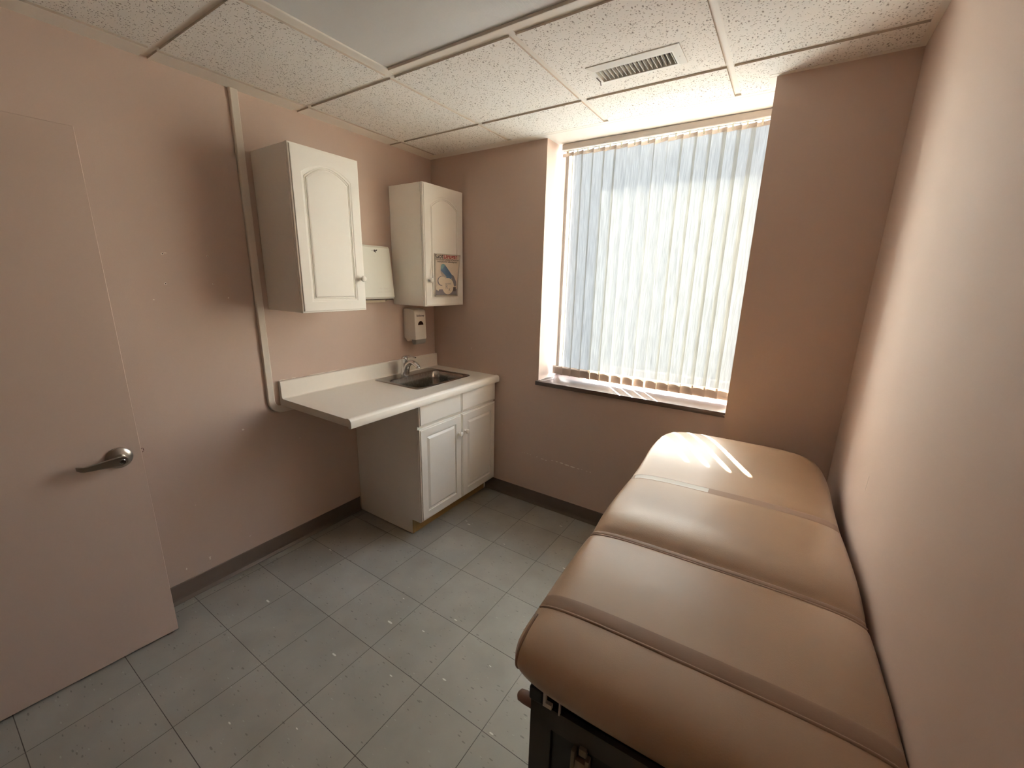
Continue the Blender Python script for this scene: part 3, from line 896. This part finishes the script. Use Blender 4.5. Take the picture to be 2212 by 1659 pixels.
for dy, dz, ry, rz in ((.012, .003, .007, .0035), (.018, .006, .004, .003), (-.018, .001, .003, .0018), (.006, -.006, .004, .005)):
    chip_x(b, -.592 + dy, zl + dz, ry, rz, tface(zl + dz) + .0001, 9, 1, 0, 4)
obj('lock', b, M_ink, td, label='small dark key lock')
for s_, z_, sz in (('Ultrafold', tz0 + .052, .020), ('paper towel dispenser', tz0 + .032, .0105)):
    mx = Matrix.Translation((tface(z_) + .0003, -.555, z_)) @ Matrix.Rotation(-slope, 4, 'Y') @ YZ
    obj('embossed_lettering', place(text_mesh(s_, sz, ext=.0006), mx), M_emb, td)
attach(td)

# ------------------------------------------------------------------ soap dispenser
sd = thing('soap_dispenser', 'beige soap dispenser on the wall below the corner cabinet, grey push lever', 'dispenser', (.05, -.258, 1.11))
s0, s1 = -.312, -.204
b = nb()
side = [(.002, 1.158), (.020, 1.150), (.024, 1.140), (.036, 1.134), (.048, 1.135), (.056, 1.144), (.066, 1.150), (.114, 1.150), (.1165, 1.16), (.112, 1.340), (.108, 1.352), (.098, 1.359), (.05, 1.364), (.012, 1.364), (.002, 1.356)]
prism(b, [Vector((x, s0, z)) for x, z in side], (0, s1 - s0, 0))
bmesh.ops.bevel(b, geom=[e for e in b.edges if abs((e.verts[0].co - e.verts[1].co).y) < 1e-4 and min(e.verts[0].co.x, e.verts[1].co.x) > .09], offset=.006, segments=2, profile=.5, affect='EDGES')
obj('housing', b, M_soap, sd, smooth=35)
b = nb()
prism(b, [Vector((x, s0 + .004, z)) for x, z in ((.070, 1.150), (.114, 1.150), (.113, 1.128), (.106, 1.116), (.085, 1.114), (.070, 1.13))], (0, s1 - s0 - .008, 0))
bmesh.ops.bevel(b, geom=[e for e in b.edges if abs((e.verts[0].co - e.verts[1].co).y) < 1e-4 and min(e.verts[0].co.z, e.verts[1].co.z) < 1.13], offset=.005, segments=2, profile=.5, affect='EDGES')
obj('push_lever', b, M_grey, sd, smooth=35, label='grey push lever')
def sface(z): return .1165 - .0045 * (z - 1.16) / .18
b = nb()
pts = [Vector((sface(1.252 + .027 * sin(a)) - .0004, -.257 + .026 * cos(a), 1.252 + .027 * sin(a))) for a in [pi * k / 14 for k in range(15)]]
prism(b, pts, (.0012, 0, 0))
obj('level_window', b, M_dark, sd, label='dark half-round level window')
mx = Matrix.Translation((sface(1.318) + .0002, -.257, 1.318)) @ YZ
obj('lettering', place(text_mesh('Softsoap', .0215, bold=.0004), mx), M_ink, sd, label='dark lettering')
attach(sd)

# ------------------------------------------------------------------ flyer
fl = thing('flyer', 'printed flyer with blue capsule picture taped to the corner cabinet door', 'flyer', (.31, -.2, 1.46))
FW_, FH_ = .226, .276
fy0, fz0 = -.312, 1.457
def fpos(u, v, lift=0.0):
    """u 0..1 left-right, v 0..1 bottom-top on the sheet -> world; the top right corner curls off the door"""
    curl = .030 * (u ** 2.0) * (v ** 1.3) + .004 * u
    return Vector((.3075 + curl + lift, fy0 + u * FW_ + .002 * v, fz0 + v * FH_ + .001 * u))
def sheet(bm, u0, u1, v0, v1, nu, nv, lift, mt=0):
    g = [[bm.verts.new(fpos(u0 + (u1 - u0) * i / nu, v0 + (v1 - v0) * j / nv, lift)) for i in range(nu + 1)] for j in range(nv + 1)]
    for j in range(nv):
        for i in range(nu):
            bm.faces.new((g[j][i], g[j][i + 1], g[j + 1][i + 1], g[j + 1][i])).material_index = mt
def poly(bm, uv, lift, mt=0):
    """flat printed shape: small polygon fan laid on the curled sheet"""
    c = [sum(p[0] for p in uv) / len(uv), sum(p[1] for p in uv) / len(uv)]
    vc = bm.verts.new(fpos(c[0], c[1], lift)); vs = [bm.verts.new(fpos(u, v, lift)) for u, v in uv]
    for k in range(len(vs)): bm.faces.new((vc, vs[k], vs[(k + 1) % len(vs)])).material_index = mt
def ell(cu, cv, ru, rv, rot=0, n=28):
    out = []
    for k in range(n):
        a = 2 * pi * k / n; x, y = ru * cos(a), rv * sin(a)
        out.append((cu + x * cos(rot) - y * sin(rot) * FH_ / FW_, cv + x * sin(rot) * FW_ / FH_ + y * cos(rot)))
    return out
M_paper = simple('flyer_paper', (0.74, 0.69, 0.62), .6)
M_pbg = simple('print_tan', (0.58, 0.49, 0.40), .6, var=.10, vscale=14)
M_pbl = simple('print_blue', (0.09, 0.16, 0.27), .5, var=.3, vscale=18)
M_pte = simple('print_teal', (0.16, 0.29, 0.31), .5)
M_pgr = simple('print_grey', (0.17, 0.16, 0.18), .6)
M_pmd = simple('print_midgrey', (0.34, 0.29, 0.25), .6)
M_ppi = simple('print_pill', (0.66, 0.58, 0.47), .6)
M_pre = simple('print_reverse', (0.28, 0.24, 0.21), .7)
b = nb(); sheet(b, 0, 1, 0, 1, 12, 12, 0); 
bmesh.ops.solidify(b, geom=b.faces[:], thickness=.0004)
obj('paper', b, M_paper, fl, smooth=True)
b = nb()
sheet(b, .06, .95, .035, .985, 12, 12, .0006, 0)
sheet(b, .06, .95, .035, .18, 10, 3, .0008, 3)
poly(b, ell(.20, .20, .15, .07), .0010, 2)                 # lower left pill
sheet(b, .08, .36, .11, .17, 4, 2, .0010, 3)
poly(b, ell(.29, .37, .17, .115), .0012, 3); poly(b, ell(.31, .375, .15, .10), .0014, 2)      # round pill
caps = [(.30, .76), (.36, .775), (.42, .755), (.74, .505), (.62, .40), (.44, .49), (.28, .55), (.25, .66)]
poly(b, [(.27, .73), (.31, .765), (.38, .775), (.44, .745), (.74, .50), (.68, .42), (.60, .405), (.46, .46), (.30, .50), (.25, .60)], .0016, 4)   # blue capsule
poly(b, [(.26, .70), (.30, .765), (.38, .775), (.43, .74), (.36, .68), (.30, .63)], .0018, 5)
poly(b, [(.25, .62), (.32, .58), (.50, .47), (.44, .46), (.32, .49), (.26, .55)], .0018, 6)
poly(b, [(.70, .53), (.78, .50), (.90, .36), (.92, .26), (.84, .24), (.70, .38)], .0017, 3)  # dark curved bottle
poly(b, ell(.56, .245, .245, .195), .0020, 2)              # front pill
sheet(b, .78, .90, .12, .225, 3, 3, .0020, 1)              # small dark label
obj('print', b, [M_pbg, M_ink, M_ppi, M_pgr, M_pbl, M_pte, M_pmd], fl)
def ftext(s, size, u, v, mt, bold=0, cut=None, shear=0, name='lettering'):
    bm = text_mesh(s, size, bold=bold, ext=0, shear=shear)
    if cut is not None:
        bmesh.ops.bisect_plane(bm, geom=bm.verts[:] + bm.edges[:] + bm.faces[:], plane_co=(0, cut, 0), plane_no=(0, 1, 0), clear_outer=True)
    bmesh.ops.subdivide_edges(bm, edges=[e for e in bm.edges if e.calc_length() > .02], cuts=2)
    for w in bm.verts: w.co = fpos(u + w.co.x / FW_, v + w.co.y / FH_, .0024)
    return obj(name, bm, mt, fl)
ftext('Got', .042, .205, .945, M_ink, bold=.0008, cut=.010)
ftext('Drugs?', .041, .62, .945, M_red, bold=.0012, cut=.010)
ftext('Turn in your unused or expired', .0155, .50, .872, M_ink, bold=.0002)
ftext('medication for safe disposal', .0155, .50, .822, M_ink, bold=.0002)
ftext('unused', .020, .56, .312, M_pgr)
ftext('R', .040, .50, .23, M_pgr)
ftext('x', .036, .62, .175, M_pgr)
attach(fl)

# ------------------------------------------------------------------ surface raceway
b = nb()
w_, d_ = .0185, .016
def arc_pts():
    pts = [Vector((0, -1.282, H)), Vector((0, -1.282, .905))]
    for k in range(1, 8):
        a = pi / 2 * k / 7
        pts.append(Vector((0, -1.282 + .055 * (1 - cos(a)), .905 - .055 * sin(a))))
    pts.append(Vector((0, -1.08, .850)))
    return pts
ap = arc_pts()
rows = []
for i, p in enumerate(ap):
    t = (ap[min(i + 1, len(ap) - 1)] - ap[max(i - 1, 0)]).normalized()
    n_ = Vector((0, t.z, -t.y))
    rows.append([b.verts.new(p + n_ * s + Vector((x, 0, 0))) for s, x in ((-w_, 0.0005), (-w_, d_ - .004), (-w_ + .004, d_), (w_ - .004, d_), (w_, d_ - .004), (w_, .0005))])
for A, B_ in zip(rows, rows[1:]):
    for k in range(5): b.faces.new((A[k], A[k + 1], B_[k + 1], B_[k]))
b.faces.new(rows[0]); b.faces.new(list(reversed(rows[-1])))
bmesh.ops.recalc_face_normals(b, faces=b.faces)
finish(obj('cable_raceway', b, M_race, smooth=40), None, 'slim beige cable raceway running down the wall and bending under the counter', 'raceway')

# ------------------------------------------------------------------ ceiling light troffer
lt = thing('ceiling_light', 'unlit fluorescent ceiling light with ribbed plastic lens', 'light', (1.336, -1.294, H))
lx0, lx1, ly0, ly1 = .738, 1.935, -1.586, -1.0065
fr = .030
b = nb()
zf = H - .0005
box(b, lx0, lx0 + fr, ly0, ly1, zf, zf + .02, .001, 1); box(b, lx1 - fr, lx1, ly0, ly1, zf, zf + .02, .001, 1)
box(b, lx0 + fr, lx1 - fr, ly1 - .013, ly1, zf + .001, zf + .02, .001, 1); box(b, lx0 + fr, lx1 - fr, ly1 - fr, ly1 - .015, zf - .003, zf + .02, .001, 1)
box(b, lx0 + fr, lx1 - fr, ly0, ly0 + fr, zf, zf + .02, .001, 1)
obj('frame', b, M_tee, lt)
b = nb(); box(b, lx0 + .012, lx1 - .012, ly1 - .0165, ly1 - .0125, zf + .002, zf + .016); box(b, lx0 + .004, lx1 - .004, ly0, ly1, zf + .018, zf + .021)
obj('housing', b, M_gap, lt)
b = nb()
nr = 300
pr = []
for i in range(nr * 2 + 1):
    x = lx0 + fr + (lx1 - lx0 - 2 * fr) * i / (nr * 2)
    pr.append((x, zf + .006 + (.0011 if i % 2 else 0)))
va = [b.verts.new((x, ly0 + fr, z)) for x, z in pr]; vb = [b.verts.new((x, ly1 - fr, z)) for x, z in pr]
for i in range(len(pr) - 1): b.faces.new((va[i], va[i + 1], vb[i + 1], vb[i]))
bmesh.ops.recalc_face_normals(b, faces=b.faces)
obj('lens', b, M_lens, lt, label='ribbed translucent lens')
attach(lt)

# ------------------------------------------------------------------ air vent
av = thing('air_vent', 'white metal air vent with angled blades in the ceiling tile', 'vent', (1.64, -.567, H))
vx0, vx1, vy0, vy1 = 1.462, 1.817, -.645, -.489
ix0, ix1, iy0, iy1 = 1.492, 1.786, -.611, -.516
b = nb()
zt_ = H - .009
def ringf(r0, r1):
    v0 = [b.verts.new(p) for p in r0]; v1 = [b.verts.new(p) for p in r1]
    for k in range(4): b.faces.new((v0[k], v0[(k + 1) % 4], v1[(k + 1) % 4], v1[k]))
def rc(x0, x1, y0, y1, z): return [(x0, y0, z), (x1, y0, z), (x1, y1, z), (x0, y1, z)]
ringf(rc(vx0, vx1, vy0, vy1, H), rc(vx0, vx1, vy0, vy1, H - .0035)); ringf(rc(vx0, vx1, vy0, vy1, H - .0035), rc(ix0 - .006, ix1 + .006, iy0 - .006, iy1 + .006, zt_))
ringf(rc(ix0 - .006, ix1 + .006, iy0 - .006, iy1 + .006, zt_), rc(ix0, ix1, iy0, iy1, zt_)); ringf(rc(ix0, ix1, iy0, iy1, zt_), rc(ix0, ix1, iy0, iy1, H + .032))
bmesh.ops.remove_doubles(b, verts=b.verts, dist=1e-6); bmesh.ops.recalc_face_normals(b, faces=b.faces)
obj('frame', b, M_vent, av)
b = nb(); box(b, ix0, ix1, iy0, iy1, H + .030, H + .036)
obj('duct', b, M_ventin, av)
for k in range(17):
    x = ix0 + .012 + (ix1 - ix0 - .020) * k / 16
    b = nb(); box(b, -.0009, .0009, iy0 + .001, iy1 - .001, -.008, .008, mx=Matrix.Translation((x, 0, H + .002)) @ Matrix.Rotation(radians(-6), 4, 'Y'))
    obj('blade', b, M_vent, av)
for x in (vx0 + .016, vx1 - .016):
    b = nb(); lathe(b, [(.004, 0), (.0035, .0015), (0, .002)], (x, (vy0 + vy1) / 2 + .004, zt_ + .004), (0, 0, -1), 12)
    obj('screw', b, M_ink, av)
b = nb(); tube(b, [(ix0 - .012, iy0 + .045, zt_ - .001), (ix0 - .004, iy0 + .070, zt_ - .008), (ix0 - .010, iy0 + .090, zt_ - .012)], .0022, 8)
obj('damper_lever', b, M_ink, av, label='small dark damper lever')
attach(av)

# ------------------------------------------------------------------ exam table
PADW = .321
TROT = radians(2.08)
TC = (2.208, -1.342)
PROF = [(-1.60, .752), (-1.70, .752), (-1.742, .755), (-1.774, .768), (-1.794, .795), (-1.793, .825), (-1.772, .852), (-1.730, .866), (-1.672, .875), (-1.60, .882), (-1.50, .888), (-1.40, .886), (-1.350, .880), (-1.328, .869),
        (-1.317, .866), (-1.306, .869), (-1.280, .884), (-1.24, .897), (-1.18, .904), (-1.08, .901), (-.98, .890), (-.925, .881), (-.895, .878), (-.86, .879), (-.77, .879), (-.69, .884), (-.62, .896),
        (-.54, .912), (-.47, .920), (-.425, .917), (-.385, .902), (-.362, .876), (-.360, .846), (-.378, .815), (-.42, .795), (-.50, .785), (-.9, .765), (-1.3, .754)]
def pad_pt(bv, zv, t, lift=0.0):
    """point on the pad skin: (bv, zv) on the centre profile, t -1..1 across"""
    w = PADW
    if bv > -.66:
        q = min(1.0, (bv + .66) / .30)
        w = PADW * (1 - .30 * (1 - sqrt(max(0, 1 - q * q))))
    P_ = 5.0
    k = 1 - (1 - min(1, abs(t)) ** P_) ** (1 / P_)
    k = k * .96 + .04 * t * t
    cb = min(max(bv, -1.715), -.46)
    cz = .815 + (.030 * (bv + .8) / .4 if bv > -.8 else 0)
    b2_, z2_ = bv + (cb - bv) * k, zv + (cz - zv) * k
    z2_ += lift * (1 - k)
    if lift and k > .02:
        w = w + lift
    a = w * t
    db = b2_ - TC[1]
    return Vector((TC[0] + a * cos(TROT) - db * sin(TROT), TC[1] + a * sin(TROT) + db * cos(TROT), z2_))
et = thing('exam_table', 'tan vinyl padded exam table on a black cabinet base along the right wall', 'exam table', (2.21, -1.1, 0))
def tcurve(n): return [sin(pi / 2 * (-1 + 2 * i / n)) * 1.0 for i in range(n + 1)]
cp = catmull([(0, p[0], p[1]) for p in PROF + [PROF[0]]], 5)[:-1]
TS = []
nT = 44
for i in range(nT + 1):
    s = -1 + 2 * i / nT
    TS.append(math.copysign(1 - (1 - abs(s)) ** 2.2, s))
b = nb()
G = [[b.verts.new(pad_pt(p.y, p.z, t)) for t in TS] for p in cp]
nP = len(G)
for i in range(nP):
    for k in range(nT):
        b.faces.new((G[i][k], G[i][k + 1], G[(i + 1) % nP][k + 1], G[(i + 1) % nP][k]))
for k in (0, nT):
    pass
bmesh.ops.remove_doubles(b, verts=b.verts, dist=1e-5)
bmesh.ops.recalc_face_normals(b, faces=b.faces)
pad = obj('cushion', b, M_leather, et, smooth=True)

import bisect
def ptop(bq):
    best = .88
    for q0, q1 in zip(cp, cp[1:]):
        if q0.y <= bq <= q1.y and q0.z > .84:
            best = q0.z + (q1.z - q0.z) * (bq - q0.y) / (q1.y - q0.y)
            break
    return best
def ribbon(b0, b1, lift, mt, name, t0=-.97, t1=.97, humps=1, label=None, n=60, m_=8):
    bm = nb()
    rows = []
    for i in range(n + 1):
        s = t0 + (t1 - t0) * i / n
        row = []
        for j in range(m_ + 1):
            q = j / m_
            bb = b0 + (b1 - b0) * q
            h = lift * abs(sin(pi * q * humps)) ** .5 - .0006
            row.append(bm.verts.new(pad_pt(bb, ptop(bb), s, h)))
        rows.append(row)
    for A, B_ in zip(rows, rows[1:]):
        for j in range(m_): bm.faces.new((A[j], A[j + 1], B_[j + 1], B_[j]))
    bmesh.ops.recalc_face_normals(bm, faces=bm.faces)
    for f in bm.faces:
        if f.normal.z < -.2: f.normal_flip()
    return obj(name, bm, mt, pad, smooth=True, label=label)
ribbon(-.928, -.876, .0022, M_band, 'seam_band')
ribbon(-1.340, -1.306, .0050, M_band, 'seam_piping', humps=2, m_=16)
ribbon(-1.657, -1.618, .0020, M_band, 'seam_band')
ribbon(-1.663, -1.656, .0032, M_band, 'seam_welt')
ribbon(-.924, -.880, .0034, M_tape, 'repair_tape', t0=-.93, t1=-.16, label='strip of shiny crinkled tape')
# welt cord along the rounded front corners
for sgn in (-1, 1):
    bm = nb()
    pts = [pad_pt(p.y, p.z, .955 * sgn) for p in cp if p.y < -1.68 and p.z > .753]
    cen = sum(pts, Vector()) / len(pts)
    tube(bm, [p + (p - cen).normalized() * .001 for p in pts], .0028, 8)
    obj('welt', bm, M_band, pad, smooth=True)
def tl(a, bq, z):
    db = bq - TC[1]
    return Vector((TC[0] + a * cos(TROT) - db * sin(TROT), TC[1] + a * sin(TROT) + db * cos(TROT), z))
tmx = Matrix.Translation((TC[0], TC[1], 0)) @ Matrix.Rotation(TROT, 4, 'Z')
def tbox(bm, a0, a1, b0, b1, z0, z1, bev=0, mat=0): box(bm, a0, a1, b0 - TC[1], b1 - TC[1], z0, z1, bev, 2, mat, tmx)
BF = -1.735           # front face of the base
BA = .288
b = nb()
tbox(b, -BA, BA, BF + .012, -.55, .075, .690); tbox(b, -BA + .03, BA - .03, BF + .10, -.60, 0, .08)
base = obj('base', b, M_black, et)
b = nb()
tbox(b, -BA, -BA + .050, BF, BF + .02, .02, .690); tbox(b, BA - .050, BA, BF, BF + .02, .02, .690)
tbox(b, -BA, BA, BF, BF + .02, .635, .690); tbox(b, -BA + .05, BA - .05, BF, BF + .02, .02, .07)
obj('front_frame', b, M_frame, base)
b = nb(); tbox(b, -BA - .004, BA + .004, BF + .014, -.55, .690, .754, .004)
obj('top_rail', b, M_black, base)
b = nb(); tbox(b, -BA - .004, -BA + .028, BF - .004, BF + .05, .690, .724, .004)
obj('corner_block', b, M_black, base)
b = nb(); tbox(b, -BA + .030, -BA + .036, BF - .004, BF + .004, .694, .726); tbox(b, -BA + .030, -BA + .050, BF - .004, BF + .004, .692, .703); tbox(b, -BA + .066, -BA + .069, BF - .004, BF + .004, .690, .722)  # pale strips coloured as the lit floor glimpsed through a notch
obj('lit_notch', b, simple('pale_notch_gap', (.6, .58, .54), .4), base, label='pale strips standing in for lit floor seen through a notch')
b = nb(); tbox(b, -BA + .055, BA - .055, BF + .004, BF + .014, .520, .630)
obj('upper_drawer', b, M_black, base)
b = nb(); tbox(b, -BA + .055, BA - .055, BF - .002, BF + .014, .09, .505, .003)
obj('lower_door', b, M_brownp, base, smooth=30, label='brown lower panel')
b = nb()
ca, cz_ = -BA + .121, .601
tbox(b, ca - .020, ca - .011, BF - .010, BF + .006, cz_ - .035, cz_ + .028, .002); tbox(b, ca + .011, ca + .020, BF - .010, BF + .006, cz_ - .03, cz_ + .022, .002)
tbox(b, ca - .012, ca + .012, BF - .006, BF + .006, cz_ - .028, cz_ + .004, .002); tbox(b, ca - .004, ca + .012, BF - .008, BF + .006, cz_ + .024, cz_ + .042, .002)
tbox(b, ca - .014, ca + .004, BF - .012, BF + .006, cz_ - .048, cz_ - .026, .003)
obj('latch', b, M_clasp, base, smooth=30, label='worn metal draw latch')
b = nb()
tube(b, [tl(-BA + .01, BF + .03, .640), tl(-BA - .030, BF + .03, .640), tl(-BA - .043, BF + .03, .639), tl(-BA - .048, BF + .03, .638)], [.015, .015, .013, .006], 14, squash=.8)
obj('side_handle', b, M_brownp, base, smooth=50, label='brown rounded handle end')
attach(et)
